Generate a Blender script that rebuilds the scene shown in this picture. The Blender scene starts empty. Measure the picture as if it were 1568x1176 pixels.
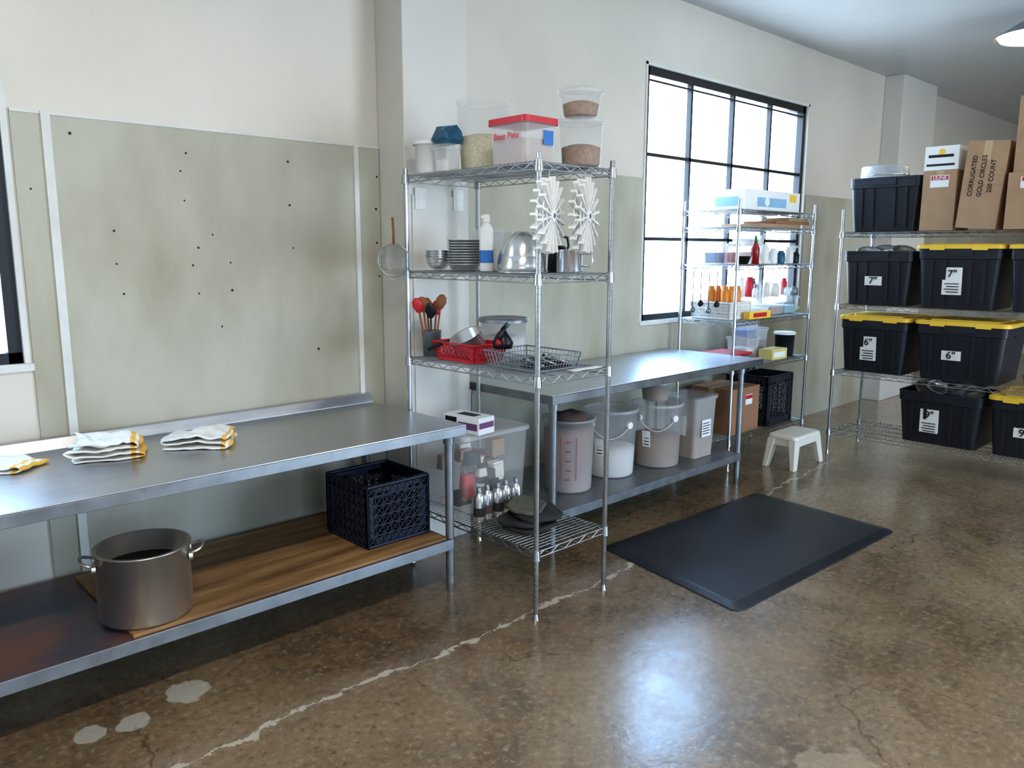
import bpy, math, random
from mathutils import Matrix, Vector, noise
random.seed(7)
sc=bpy.context.scene
PI=math.pi
# ------------------------------------------------------------ materials
def lin(c):
    return tuple((x/255/12.92 if x/255<=0.04045 else ((x/255+0.055)/1.055)**2.4) for x in c)
MATS={}
def mat(name,col,rough=.5,metal=0.,var=.12,scale=6.,bump=0.,bscale=40.,alpha=1.,spec=.5,emit=0.,stretch=None,col2=None,coat=0.,det=3,lo=.35,hi=.65):
    if name in MATS: return MATS[name]
    m=bpy.data.materials.new(name); m.use_nodes=True
    nt=m.node_tree; N=nt.nodes; L=nt.links; b=N['Principled BSDF']
    c=lin(col); c2=lin(col2) if col2 else tuple(x*(1-var) for x in c)
    tc=N.new('ShaderNodeTexCoord'); mp=N.new('ShaderNodeMapping'); L.new(tc.outputs['Object'],mp.inputs[0])
    if stretch: mp.inputs['Scale'].default_value=stretch
    n=N.new('ShaderNodeTexNoise'); n.inputs['Scale'].default_value=scale; n.inputs['Detail'].default_value=det
    L.new(mp.outputs[0],n.inputs['Vector'])
    r=N.new('ShaderNodeValToRGB'); r.color_ramp.elements[0].position=lo; r.color_ramp.elements[1].position=hi
    r.color_ramp.elements[0].color=(*c2,1); r.color_ramp.elements[1].color=(*c,1)
    L.new(n.outputs['Fac'],r.inputs[0]); L.new(r.outputs[0],b.inputs['Base Color'])
    b.inputs['Metallic'].default_value=metal; b.inputs['Specular IOR Level'].default_value=spec
    mr=N.new('ShaderNodeMapRange'); mr.inputs['To Min'].default_value=max(0,rough*.82); mr.inputs['To Max'].default_value=min(1,rough*1.18)
    L.new(n.outputs['Fac'],mr.inputs[0]); L.new(mr.outputs[0],b.inputs['Roughness'])
    b.inputs['Alpha'].default_value=alpha
    b.inputs['Coat Weight'].default_value=coat
    if emit: 
        b.inputs['Emission Color'].default_value=(*c,1); b.inputs['Emission Strength'].default_value=emit
    if bump:
        n2=N.new('ShaderNodeTexNoise'); n2.inputs['Scale'].default_value=bscale; n2.inputs['Detail'].default_value=2
        L.new(mp.outputs[0],n2.inputs['Vector'])
        bp=N.new('ShaderNodeBump'); bp.inputs['Strength'].default_value=bump; bp.inputs['Distance'].default_value=.01
        L.new(n2.outputs['Fac'],bp.inputs['Height']); L.new(bp.outputs[0],b.inputs['Normal'])
    MATS[name]=m; return m

wallm=mat('painted_plaster',(217,209,195),.3,var=.08,scale=1.2,bump=.34,bscale=7,det=5)
pilm=mat('painted_plaster_white',(214,210,200),.34,var=.06,scale=1.5,bump=.2,bscale=9)
panelm=mat('wall_board',(183,179,162),.5,col2=(158,150,126),scale=2.6,bump=.1,bscale=25,stretch=(1,1,.45),det=7,lo=.3,hi=.6)
stripm=mat('white_trim',(218,217,210),.5)
ceilm=mat('ceiling_gloss_paint',(182,186,186),.22,var=.03,scale=.8,bump=.35,bscale=3)
blackf=mat('black_steel_frame',(22,27,32),.4)
steel=mat('brushed_steel',(202,204,208),.33,metal=1,var=.10,scale=5,stretch=(1,14,1))
steeld=mat('worn_steel_edge',(150,152,152),.42,metal=.9,var=.25,scale=9)
chrome=mat('chrome_wire',(186,188,188),.3,metal=1,var=.15,scale=12)
galv=mat('galvanized_steel',(154,158,160),.45,metal=.8,var=.2,scale=14)
alum=mat('aluminium',(216,211,202),.33,metal=.9,var=.10,scale=6,stretch=(1,1,.2))
mattal=mat('matte_aluminium',(206,206,204),.42,metal=.65,var=.10,scale=6)
bowlm=mat('bowl_steel',(222,222,222),.25,metal=.88,var=.05)
polish=mat('polished_steel',(220,220,220),.2,metal=.9,var=.05)
wood=mat('plywood_board',(166,128,84),.6,col2=(108,80,48),scale=3,stretch=(.6,5,1),det=6)
stain=mat('stained_shelf',(124,86,72),.36,col2=(66,76,92),scale=3.4,metal=.25,bump=.1,det=6)
blackp=mat('black_plastic',(34,37,45),.42,var=.1)
yellow=mat('yellow_plastic',(244,202,72),.45,var=.05)
navy=mat('navy_plastic',(18,27,46),.45)
redp=mat('red_plastic',(196,40,52),.4)
white=mat('white_plastic',(230,228,222),.45,var=.04)
label=mat('white_label',(234,234,230),.6,var=.03)
ink=mat('black_ink',(20,20,22),.6)
card=mat('cardboard',(176,144,112),.8,var=.1,scale=8)
card2=mat('cardboard_dark',(156,114,84),.8,var=.1,scale=8)
tape=mat('box_tape',(190,166,130),.35,var=.05)
clear=mat('clear_plastic',(226,228,228),.22,var=.04,alpha=.2,spec=.7)
cloudy=mat('cloudy_plastic',(222,220,216),.35,var=.04,alpha=.40)
rubber=mat('black_rubber_mat',(42,44,50),.34,var=.3,scale=3,bump=.12,bscale=160)
darkfab=mat('dark_fabric',(54,54,53),.9,var=.3,bump=.5,bscale=90)
redl=mat('red_label',(196,44,52),.5)
bluel=mat('blue_label',(50,116,184),.5)
teal=mat('teal_film',(44,96,122),.35,var=.3)
cream=mat('cream_plastic',(226,220,204),.45,var=.04)
woodsp=mat('spoon_wood',(150,92,50),.6,var=.2)
orange=mat('orange_sauce',(224,138,48),.4,var=.1)
brownc=mat('brown_contents',(164,128,96),.85,col2=(134,100,70),scale=60)
ricec=mat('rice_contents',(226,215,184),.85,col2=(202,188,152),scale=90)
flour=mat('flour_contents',(240,238,233),.9,var=.05)
pinkc=mat('pale_pink_contents',(182,156,146),.85,var=.12)
greyc=mat('dark_contents',(102,86,78),.8,var=.3)
dark=mat('dark_metal',(34,34,36),.35,metal=.4)
liquid=mat('dark_liquid',(30,26,24),.08)
purple=mat('purple_print',(120,80,120),.5)
palegreen=mat('pale_teal_print',(150,190,200),.5)
glass=bpy.data.materials.new('window_pane');glass.use_nodes=True
p_=glass.node_tree.nodes['Principled BSDF'];p_.inputs['Base Color'].default_value=(.8,.9,.95,1);p_.inputs['Alpha'].default_value=.05;p_.inputs['Roughness'].default_value=.05

# ------------------------------------------------------------ mesh builder
class MB:
    def __init__(s): s.v=[];s.f=[];s.m=[];s.sm=[];s.ms=[]
    def mi(s,m):
        if m not in s.ms: s.ms.append(m)
        return s.ms.index(m)
    def add(s,vs,fs,m,sm=False):
        o=len(s.v); s.v+= [tuple(v) for v in vs]; i=s.mi(m)
        for f in fs: s.f.append([k+o for k in f]); s.m.append(i); s.sm.append(sm)
    def box(s,x0,x1,y0,y1,z0,z1,m):
        s.hexa([(x0,y0,z0),(x1,y0,z0),(x1,y1,z0),(x0,y1,z0),(x0,y0,z1),(x1,y0,z1),(x1,y1,z1),(x0,y1,z1)],m)
    def hexa(s,p,m):
        s.add(p,[(3,2,1,0),(4,5,6,7),(0,1,5,4),(1,2,6,5),(2,3,7,6),(3,0,4,7)],m)
    def cyl(s,p0,p1,r0,m,r1=None,seg=8,caps=True,sm=True):
        r1=r0 if r1 is None else r1
        p0=Vector(p0);p1=Vector(p1);d=(p1-p0)
        if d.length<1e-7:return
        d.normalize(); a=Vector((0,0,1)) if abs(d.z)<.9 else Vector((1,0,0))
        x=d.cross(a).normalized(); y=d.cross(x)
        vs=[];n=seg
        for p,r in((p0,r0),(p1,r1)):
            for i in range(n):
                t=2*PI*i/n; vs.append(p+x*math.cos(t)*r+y*math.sin(t)*r)
        fs=[(i,i+n,(i+1)%n+n,(i+1)%n) for i in range(n)]
        s.add(vs,fs,m,sm)
        if caps: s.add(vs,[tuple(range(n)),tuple(range(2*n-1,n-1,-1))],m,False)
    def tube(s,pts,r,m,seg=6,closed=False,flat=1.):
        pts=[Vector(p) for p in pts];n=len(pts);vs=[];prev=None
        for i,p in enumerate(pts):
            if closed: d=pts[(i+1)%n]-pts[i-1]
            else: d=pts[min(i+1,n-1)]-pts[max(i-1,0)]
            d.normalize()
            if prev is None:
                a=Vector((0,0,1)) if abs(d.z)<.9 else Vector((1,0,0)); x=d.cross(a).normalized()
            else: x=(prev-d*prev.dot(d)).normalized()
            prev=x; y=d.cross(x)
            for k in range(seg):
                t=2*PI*k/seg; vs.append(p+(x*math.cos(t)+y*math.sin(t)*flat)*r)
        fs=[]
        for i in range(n if closed else n-1):
            j=(i+1)%n
            for k in range(seg): fs.append((i*seg+k,i*seg+(k+1)%seg,j*seg+(k+1)%seg,j*seg+k))
        if not closed: fs+= [tuple(range(seg-1,-1,-1)),tuple((n-1)*seg+k for k in range(seg))]
        s.add(vs,fs,m,True)
    def lathe(s,cx,cy,prof,m,seg=32,sm=True):
        vs=[];n=seg
        for r,z in prof:
            for i in range(n):
                t=2*PI*i/n; vs.append((cx+r*math.cos(t),cy+r*math.sin(t),z))
        fs=[]
        for j in range(len(prof)-1):
            for i in range(n): fs.append((j*n+i,j*n+(i+1)%n,(j+1)*n+(i+1)%n,(j+1)*n+i))
        s.add(vs,fs,m,sm)
    def loft(s,secs,m,cx=0,cy=0,k=4,capb=True,capt=True,sm=False):
        vs=[];n=4*(k+1)
        for z,hx,hy,r in secs:
            r=min(r,hx,hy)
            for q,(sx,sy) in enumerate(((1,1),(-1,1),(-1,-1),(1,-1))):
                for i in range(k+1):
                    t=PI/2*q+PI/2*i/k
                    vs.append((cx+sx*(hx-r)+r*math.cos(t),cy+sy*(hy-r)+r*math.sin(t),z))
        fs=[]
        for j in range(len(secs)-1):
            for i in range(n): fs.append((j*n+i,j*n+(i+1)%n,(j+1)*n+(i+1)%n,(j+1)*n+i))
        if capb: fs.append(tuple(range(n-1,-1,-1)))
        if capt: fs.append(tuple((len(secs)-1)*n+i for i in range(n)))
        s.add(vs,fs,m,sm)
    def obj(s,name,loc=(0,0,0),rz=0,bevel=0,rot=None):
        me=bpy.data.meshes.new(name); me.from_pydata(s.v,[],s.f)
        for m in s.ms: me.materials.append(m)
        me.polygons.foreach_set('material_index',s.m); me.polygons.foreach_set('use_smooth',s.sm); me.update()
        o=bpy.data.objects.new(name,me); sc.collection.objects.link(o); o.location=loc
        o.rotation_euler=rot if rot else (0,0,rz)
        if bevel:
            b=o.modifiers.new('bevel','BEVEL'); b.width=bevel; b.segments=2; b.limit_method='ANGLE'; b.angle_limit=math.radians(50)
        return o
def ellring(cx,cy,z,rx,ry,n=28): return [(cx+rx*math.cos(2*PI*i/n),cy+ry*math.sin(2*PI*i/n),z) for i in range(n)]
def crumple(b,amp,fr,o0=0,zs=1.):
    for k in range(o0,len(b.v)):
        v=Vector(b.v[k]);q=v*fr
        b.v[k]=(v.x+noise.noise(q)*amp,v.y+noise.noise(q+Vector((3,0,0)))*amp,max(0,v.z+noise.noise(q+Vector((0,7,0)))*amp*zs))
FX=Matrix(((0,0,-1),(-1,0,0),(0,1,0)))   # faces -X
FXV=Matrix(((0,0,-1),(0,1,0),(1,0,0)))   # faces -X, reads upwards
def text(parent,name,s,loc,size,m,F=FX):
    c=bpy.data.curves.new(name,'FONT'); c.body=s; c.size=size; c.extrude=.0004; c.align_x='CENTER'; c.align_y='CENTER'; c.offset=size*.012
    c.materials.append(m); o=bpy.data.objects.new(name,c); sc.collection.objects.link(o); o.parent=parent
    o.matrix_basis=Matrix.Translation(loc)@F.to_4x4(); return o

# ------------------------------------------------------------ room
WY=3.70; CZ=3.50; XL=-3.0; XR=15.0; YF=-3.6
W1=(-1.3,.76,1.20,3.0); W2=(4.86,7.32,1.13,2.99)
def wall_y(name,y0,y1,x0,x1,opens,m,z1=CZ):
    b=MB(); x=x0
    for (a,c,za,zb) in sorted(opens):
        b.box(x,a,y0,y1,0,z1,m); b.box(a,c,y0,y1,0,za,m); b.box(a,c,y0,y1,zb,z1,m); x=c
    b.box(x,x1,y0,y1,0,z1,m); return b.obj(name)
wall_y('wall_back',WY,WY+.22,XL,XR,[W1,W2],wallm)
WF=[(-1.5,1.0,1.0,2.8),(4.2,7.6,.05,2.9)]  # added openings behind the camera, letting in fill daylight
wall_y('wall_front',YF-.2,YF,XL,XR,WF,wallm)
b=MB();b.box(XL-.2,XL,YF,WY,0,CZ,wallm);b.obj('wall_left')
b=MB();b.box(XR,XR+.2,YF,WY,0,CZ,wallm);b.obj('wall_right')
b=MB();b.box(XL-.2,XR+.2,YF-.2,WY+.22,CZ,CZ+.1,ceilm);b.obj('ceiling')
b=MB();b.box(2.51,2.945,3.46,WY,0,CZ,pilm);b.obj('wall_pilaster',bevel=.006)
b=MB();b.box(9.0,9.95,3.5,WY,0,CZ,pilm);b.obj('wall_pilaster.001',bevel=.006)

# floor material
fm=bpy.data.materials.new('polished_concrete'); fm.use_nodes=True
nt=fm.node_tree;N=nt.nodes;L=nt.links;pb=N['Principled BSDF']
geo=N.new('ShaderNodeNewGeometry'); sep=N.new('ShaderNodeSeparateXYZ'); L.new(geo.outputs['Position'],sep.inputs[0])
def noi(scale,detail=4,rough=.6,dist=0):
    n=N.new('ShaderNodeTexNoise');n.inputs['Scale'].default_value=scale;n.inputs['Detail'].default_value=detail;n.inputs['Roughness'].default_value=rough
    n.inputs['Distortion'].default_value=dist
    L.new(geo.outputs['Position'],n.inputs['Vector']);return n.outputs['Fac']
def M(op,a,b_=None,c=None,clamp=False):
    n=N.new('ShaderNodeMath');n.operation=op;n.use_clamp=clamp
    for i,v in enumerate((a,b_,c)):
        if v is None: continue
        if isinstance(v,(int,float)): n.inputs[i].default_value=v
        else: L.new(v,n.inputs[i])
    return n.outputs[0]
def MR(v,a,b_,c=0,d=1):
    n=N.new('ShaderNodeMapRange');n.interpolation_type='SMOOTHSTEP'
    L.new(v,n.inputs[0]);n.inputs[1].default_value=a;n.inputs[2].default_value=b_;n.inputs[3].default_value=c;n.inputs[4].default_value=d
    return n.outputs[0]
def MIX(f,a,b_):
    n=N.new('ShaderNodeMix');n.data_type='RGBA'
    if isinstance(f,(int,float)): n.inputs[0].default_value=f
    else: L.new(f,n.inputs[0])
    for i,v in((6,a),(7,b_)):
        if isinstance(v,tuple): n.inputs[i].default_value=(*v,1)
        else: L.new(v,n.inputs[i])
    return n.outputs[2]
nb=noi(1.3,6,.7,.6);ns=noi(34,4,.75);nm=noi(7,6,.75,.4);nw=noi(11,3,.6)
c=MIX(MR(nb,.34,.66),lin((98,82,62)),lin((142,122,96)))
c=MIX(MR(nm,.42,.60,0,.55),c,lin((132,106,75)))
c=MIX(MR(ns,.52,.66,0,.5),c,lin((172,155,130)))
c=MIX(MR(ns,.46,.34,0,.65),c,lin((74,60,45)))
wob=M('MULTIPLY',M('SUBTRACT',noi(1.7,2,.5),.5),.18); wob2=M('MULTIPLY',M('SUBTRACT',nw,.5),.10)
yy=M('ADD',M('ADD',sep.outputs['Y'],wob),wob2)
ctr=M('ADD',M('MULTIPLY',M('MAXIMUM',M('SUBTRACT',sep.outputs['X'],3.0),0),.08),2.45)
dist=M('ABSOLUTE',M('SUBTRACT',yy,ctr))
wid=M('MULTIPLY',MR(nm,.46,.60),.018)
wid=M('ADD',wid,.0024)
jm=M('MULTIPLY',M('LESS_THAN',dist,wid),MR(sep.outputs['X'],6.3,6.0))
c=MIX(M('MULTIPLY',jm,.85),c,lin((194,188,172)))
npz=noi(8,3)
def patch(x,y,r,col,k=.8):
    global c
    dx=M('SUBTRACT',sep.outputs['X'],x);dy=M('SUBTRACT',sep.outputs['Y'],y)
    d=M('SQRT',M('ADD',M('MULTIPLY',dx,dx),M('MULTIPLY',dy,dy)))
    d=M('ADD',d,M('MULTIPLY',M('SUBTRACT',npz,.5),r*1.6))
    c=MIX(M('MULTIPLY',MR(d,r,r*.88),k),c,lin(col))
patch(1.02,2.87,.08,(190,186,174));patch(.80,2.80,.06,(188,184,172));patch(.66,2.83,.05,(186,182,170))
patch(2.35,.94,.15,(180,162,134),.4)
vor=N.new('ShaderNodeTexVoronoi');vor.feature='DISTANCE_TO_EDGE';vor.inputs['Scale'].default_value=.75
wp=N.new('ShaderNodeVectorMath');wp.operation='ADD'
ncol=N.new('ShaderNodeTexNoise');ncol.inputs['Scale'].default_value=2.5;ncol.inputs['Detail'].default_value=4;L.new(geo.outputs['Position'],ncol.inputs['Vector'])
sc2=N.new('ShaderNodeVectorMath');sc2.operation='SCALE';sc2.inputs[3].default_value=.5;L.new(ncol.outputs['Color'],sc2.inputs[0])
L.new(geo.outputs['Position'],wp.inputs[0]);L.new(sc2.outputs[0],wp.inputs[1]);L.new(wp.outputs[0],vor.inputs['Vector'])
ck=M('MULTIPLY',MR(vor.outputs['Distance'],.004,.001),MR(nb,.42,.55))
c=MIX(M('MULTIPLY',ck,.6),c,lin((60,48,38)))
L.new(c,pb.inputs['Base Color'])
rr=MR(nm,.3,.7,.20,.32); L.new(M('ADD',rr,M('MULTIPLY',jm,.3)),pb.inputs['Roughness'])
pb.inputs['Specular IOR Level'].default_value=.65
pb.inputs['Coat Weight'].default_value=.5;pb.inputs['Coat IOR'].default_value=1.6
L.new(MR(nb,.35,.65,.10,.22),pb.inputs['Coat Roughness'])
bp=N.new('ShaderNodeBump');bp.inputs['Strength'].default_value=.20;bp.inputs['Distance'].default_value=.006
L.new(nm,bp.inputs['Height']);L.new(bp.outputs[0],pb.inputs['Normal']);L.new(bp.outputs[0],pb.inputs['Coat Normal'])
b=MB();b.box(XL-.2,XR+.2,YF-.2,WY+.22,-.1,0,fm);b.obj('floor')

# wall boards (lower wall cladding)
b=MB();b.box(.79,2.505,WY-.012,WY-.001,0,2.20,panelm)
for gx,gz in((1.47,2.09),(1.44,2.01),(1.97,2.09),(1.45,1.88),(1.97,1.88),(1.14,1.74),(1.57,1.73),(1.50,1.67),(1.98,1.67),(1.47,1.59),(1.65,1.60),(1.14,1.60),(1.16,1.47),(1.65,1.47),(1.49,1.46),(1.59,1.30),(2.49,2.05),(2.48,1.88),(2.48,1.70),(2.49,1.52),(2.1,1.15),(.84,1.9),(1.0,2.13)):
    b.cyl((gx,WY-.0135,gz),(gx,WY-.011,gz),random.uniform(.004,.007),ink,seg=8)
b.box(.79,2.505,WY-.016,WY-.001,2.195,2.207,stripm)
b.box(.896,.930,WY-.022,WY-.001,.0,2.205,stripm)
b.box(2.345,2.372,WY-.022,WY-.001,.0,2.205,stripm)
b.obj('trim_1')
b=MB();b.box(2.95,4.83,WY-.012,WY-.001,0,2.19,panelm);b.box(4.83,7.36,WY-.012,WY-.001,0,1.09,panelm);b.box(7.36,9.0,WY-.012,WY-.001,0,2.19,panelm)
b.box(9.96,14.9,WY-.012,WY-.001,0,2.19,panelm)
b.obj('trim_2')
b=MB();b.box(2.55,2.93,3.452,3.459,0,1.95,pilm)
b.obj('trim_3')
for i,(x,z) in enumerate(((2.6,1.93),(2.86,1.93))):
    b=MB();b.box(x-.035,x+.035,3.446,3.4515,z-.055,z+.055,white);b.cyl((x,3.4455,z+.02),(x,3.4465,z+.02),.016,label,seg=12);b.cyl((x,3.4455,z-.02),(x,3.4465,z-.02),.016,label,seg=12)
    b.obj('electrical_outlet')

def window(name,x0,x1,z0,z1,cols,rows,y=WY+.05,casing=True):
    b=MB();f=.05
    b.box(x0,x0+f,y-.03,y+.03,z0,z1,blackf);b.box(x1-f,x1,y-.03,y+.03,z0,z1,blackf)
    b.box(x0,x1,y-.03,y+.03,z1-.06,z1,blackf);b.box(x0,x1,y-.03,y+.03,z0,z0+.045,blackf)
    for i in range(1,cols):
        x=x0+(x1-x0)*i/cols; b.box(x-.013,x+.013,y-.02,y+.02,z0,z1,blackf)
    for i in range(1,rows):
        z=z0+(z1-z0)*i/rows; b.box(x0,x1,y-.02,y+.02,z-.013,z+.013,blackf)
    b.box(x0+.05,x1-.05,y-.022,y+.018,z1-.10,z1-.085,blackf)
    if casing:
        b.add([(x0+.02,y,z0+.02),(x1-.02,y,z0+.02),(x1-.02,y,z1-.02),(x0+.02,y,z1-.02)],[(0,1,2,3)],glass)
        b.box(x0-.03,x1+.03,WY-.018,WY+.02,z0-.03,z0-.001,stripm)
        b.box(x0-.022,x0-.001,WY-.006,WY+.01,z0,z1+.02,stripm);b.box(x1+.001,x1+.022,WY-.006,WY+.01,z0,z1+.02,stripm)
        b.box(x0-.022,x1+.022,WY-.006,WY+.01,z1+.001,z1+.022,stripm)
    return b.obj(name)
window('window_1',*W1,3,3); window('window_2',*W2,4,3)
window('added_window_3',*WF[0],3,3,y=YF-.1,casing=False); window('added_window_4',*WF[1],4,3,y=YF-.1,casing=False)  # unseen front windows, added to fill the room with light

# ------------------------------------------------------------ steel tables
def table(name,x0,x1,y0,y1,zt,zs,legsx,splash,shelf_m):
    b=MB()
    b.box(x0,x1,y0,y1,zt-.006,zt,steel)
    b.box(x0,x1,y0,y0+.004,zt-.05,zt-.006,steeld);b.box(x0,x0+.004,y0,y1,zt-.05,zt-.006,steeld);b.box(x1-.004,x1,y0,y1,zt-.05,zt-.006,steeld)
    b.box(x0+.01,x1-.01,y0+.005,y0+.02,zt-.05,zt-.046,steeld)
    if splash:
        b.hexa([(x0,y1-.055,zt),(x1,y1-.055,zt),(x1,y1-.0,zt),(x0,y1-.0,zt),(x0,y1-.033,zt+.045),(x1,y1-.033,zt+.045),(x1,y1,zt+.045),(x0,y1,zt+.045)],steel)
    for x in legsx:
        for y in(y0+.05,y1-.08):
            b.cyl((x,y,.05),(x,y,zt-.04),.0205,galv,seg=16)
            b.cyl((x,y,.0),(x,y,.05),.014,galv,r1=.021,seg=16)
            b.cyl((x,y,zt-.09),(x,y,zt-.04),.027,galv,seg=16)
            b.cyl((x,y,zs-.05),(x,y,zs-.005),.026,galv,seg=16)
    for y in(y0+.15,y1-.15): b.box(x0+.05,x1-.05,y-.03,y+.03,zt-.03,zt-.007,galv)
    xs0=max(x0,min(legsx)-.03);xs1=max(legsx)-.005
    b.box(xs0,xs1,y0+.02,y1-.04,zs-.008,zs,shelf_m)
    b.box(xs0,xs1,y0+.016,y0+.02,zs-.05,zs-.0,galv);b.box(xs0,xs0+.004,y0+.02,y1-.04,zs-.05,zs,galv);b.box(xs1-.004,xs1,y0+.02,y1-.04,zs-.05,zs,galv)
    return b.obj(name,bevel=.002)
table('stainless_steel_worktable',-.15,2.385,2.83,3.68,.84,.28,(-.05,2.315),True,stain)
table('stainless_steel_worktable',2.99,5.18,2.84,3.68,.90,.235,(3.05,4.97),False,galv)
b=MB();b.box(.84,2.28,2.86,3.58,.2805,.294,wood);b.obj('plywood_board',bevel=.002)

# ------------------------------------------------------------ wire racks
def wire_rack(name,x0,x1,y0,y1,shelves,ztop,gap=.0265):
    b=MB()
    for x in(x0,x1):
        for y in(y0,y1):
            prof=[];z=.03
            while z<ztop:
                prof+=[(.0120,z),(.0120,z+.0232),(.0114,z+.0238),(.0114,z+.0248)];z+=.0254
            b.lathe(x,y,prof+[(.0120,z),(.0,z)],chrome,seg=14,sm=False)
            b.cyl((x,y,0),(x,y,.03),.016,chrome,r1=.009,seg=12)
    along_y=(y1-y0)>(x1-x0)
    for zs in shelves:
        for x in(x0,x1):
            for y in(y0,y1): b.cyl((x,y,zs-.045),(x,y,zs+.002),.0205,chrome,r1=.0165,seg=14)
        for zz,r in((zs-.008,.0032),(zs-.036,.0032)):
            for p,q in(((x0,y0),(x1,y0)),((x1,y0),(x1,y1)),((x1,y1),(x0,y1)),((x0,y1),(x0,y0))):
                b.cyl((*p,zz),(*q,zz),r,chrome,seg=6,caps=False)
        def zig(p,q):
            p=Vector(p);q=Vector(q);n=max(4,int((q-p).length/.045));pts=[]
            for i in range(n+1):
                v=p.lerp(q,i/n);v.z=zs-.010 if i%2 else zs-.034;pts.append(v)
            for i in range(n): b.cyl(pts[i],pts[i+1],.0022,chrome,seg=5,caps=False)
        for p,q in(((x0,y0),(x1,y0)),((x1,y0),(x1,y1)),((x1,y1),(x0,y1)),((x0,y1),(x0,y0))): zig((*p,0),(*q,0))
        if along_y:
            n=int((y1-y0)/gap)
            for i in range(1,n):
                y=y0+(y1-y0)*i/n;b.cyl((x0,y,zs-.0025),(x1,y,zs-.0025),.0023,chrome,seg=5,caps=False)
            for k in(.25,.5,.75): 
                x=x0+(x1-x0)*k;b.cyl((x,y0,zs-.008),(x,y1,zs-.008),.0032,chrome,seg=6,caps=False)
        else:
            n=int((x1-x0)/gap)
            for i in range(1,n):
                x=x0+(x1-x0)*i/n;b.cyl((x,y0,zs-.0025),(x,y1,zs-.0025),.0023,chrome,seg=5,caps=False)
            for k in(.25,.5,.75):
                y=y0+(y1-y0)*k;b.cyl((x0,y,zs-.008),(x1,y,zs-.008),.0032,chrome,seg=6,caps=False)
    return b.obj(name)
S=[2.03,1.56,1.12,.33]
wire_rack('wire_shelving_rack',2.405,2.88,2.376,3.31,S,2.06)
Q=[1.965,1.84,1.56,1.144,.79,.24]
wire_rack('wire_shelving_rack',5.23,6.40,3.12,3.60,Q,2.02)
T=[1.81,1.24,.70,.20]
wire_rack('wire_shelving_rack',6.33,6.92,1.0,2.85,T,1.975)

# ------------------------------------------------------------ totes
def tote(name,yc,z,w=.53,h=.44,lid=False,lab=None,d=.56,x0=6.345,laby=0,labh=.09,labw=.09,bot=.86):
    b=MB();hx=d/2;hy=w/2;H=h-(.03 if lid else 0)
    b.loft([(0,hx*bot,hy*bot,.03),(H*.80,hx*.96,hy*.96,.04),(H*.81,hx*.985,hy*.985,.04),(H-.02,hx*.99,hy*.99,.04),(H-.018,hx,hy,.045),(H,hx,hy,.045),(H,hx-.014,hy-.014,.035),(H*.8,hx*.93,hy*.93,.035),(.01,hx*bot-.01,hy*bot-.01,.03)],blackp,capb=True,capt=True)
    for s_ in(-1,1):
        for yy in(-.62,-.3,.3,.62):
            y=yy*hy
            b.hexa([(s_*hx*(bot+.01),y-.012,.03),(s_*hx*(bot+.01)+s_*.012,y-.012,.03),(s_*hx*(bot+.01)+s_*.012,y+.012,.03),(s_*hx*(bot+.01),y+.012,.03),
                    (s_*hx*.95,y-.012,H*.8),(s_*hx*.95+s_*.014,y-.012,H*.8),(s_*hx*.95+s_*.014,y+.012,H*.8),(s_*hx*.95,y+.012,H*.8)],blackp)
        b.box(-.08,.08,s_*(hy*.96)-.012,s_*(hy*.96)+.012,H*.80,H*.83,blackp)
        b.box(s_*hx-.006,s_*hx+.006,-hy*.34,hy*.34,H*.86,H*.985,blackp)
    if lid:
        b.loft([(H-.012,hx+.012,hy+.012,.05),(H+.014,hx+.012,hy+.012,.05),(H+.02,hx+.004,hy+.004,.045),(H+.02,hx-.03,hy-.03,.04),(H+.010,hx-.036,hy-.036,.04)],yellow,capb=True,capt=True)
        b.loft([(H+.008,hx-.07,hy-.07,.03),(H+.026,hx-.075,hy-.075,.03)],yellow)
        for y in(-hy*.5,hy*.5): b.box(-hx-.016,-hx-.004,y-.05,y+.05,H-.022,H+.016,yellow)
    if lab:
        zc=H*.45;xf=-hx*(bot+(.96-bot)*.55)-.012
        b.hexa([(xf+.0018,laby-labw/2,zc-labh/2),(xf+.02,laby-labw/2,zc-labh/2),(xf+.02,laby+labw/2,zc-labh/2),(xf+.0018,laby+labw/2,zc-labh/2),
                (xf-.003,laby-labw/2,zc+labh/2),(xf+.02,laby-labw/2,zc+labh/2),(xf+.02,laby+labw/2,zc+labh/2),(xf-.003,laby+labw/2,zc+labh/2)],label)
        if labh>.12:
            for k in range(4): b.box(xf-.0035,xf,laby-labw*.38,laby+labw*(.38-.1*(k%2)),zc-labh*.08-k*.02-.006,zc-labh*.08-k*.02,ink)
    o=b.obj(name,(x0+hx+.02,yc,z+.001),bevel=0)
    if lab: text(o,'size_text',lab,(xf-.006,laby,zc+(labh*.26 if labh>.12 else 0)),.075,ink)
    return o
tote('storage_tote',2.57,T[0],w=.54,h=.41)
tote('storage_tote',2.58,T[1],w=.53,h=.42,lab='7"',laby=.02,labh=.07,labw=.13)
tote('storage_tote',2.0,T[1],w=.57,h=.48,lid=True,lab='7"',laby=.03,labh=.20,labw=.13)
tote('storage_tote',1.39,T[1],w=.57,h=.48,lid=True,lab='7"',laby=.03,labh=.20,labw=.13)
tote('storage_tote',2.57,T[2],w=.53,h=.46,lid=True,lab='6"',laby=.03,labh=.19,labw=.12)
tote('storage_tote',1.94,T[2],w=.62,h=.46,lid=True,lab='6"',laby=.05,labh=.07,labw=.13)
tote('storage_tote',2.04,T[3],w=.60,h=.40,lab='9"',laby=.06,labh=.18,labw=.13)
tote('storage_tote',1.42,T[3],w=.57,h=.45,lid=True,lab='9"',laby=.05,labh=.07,labw=.13)
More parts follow.
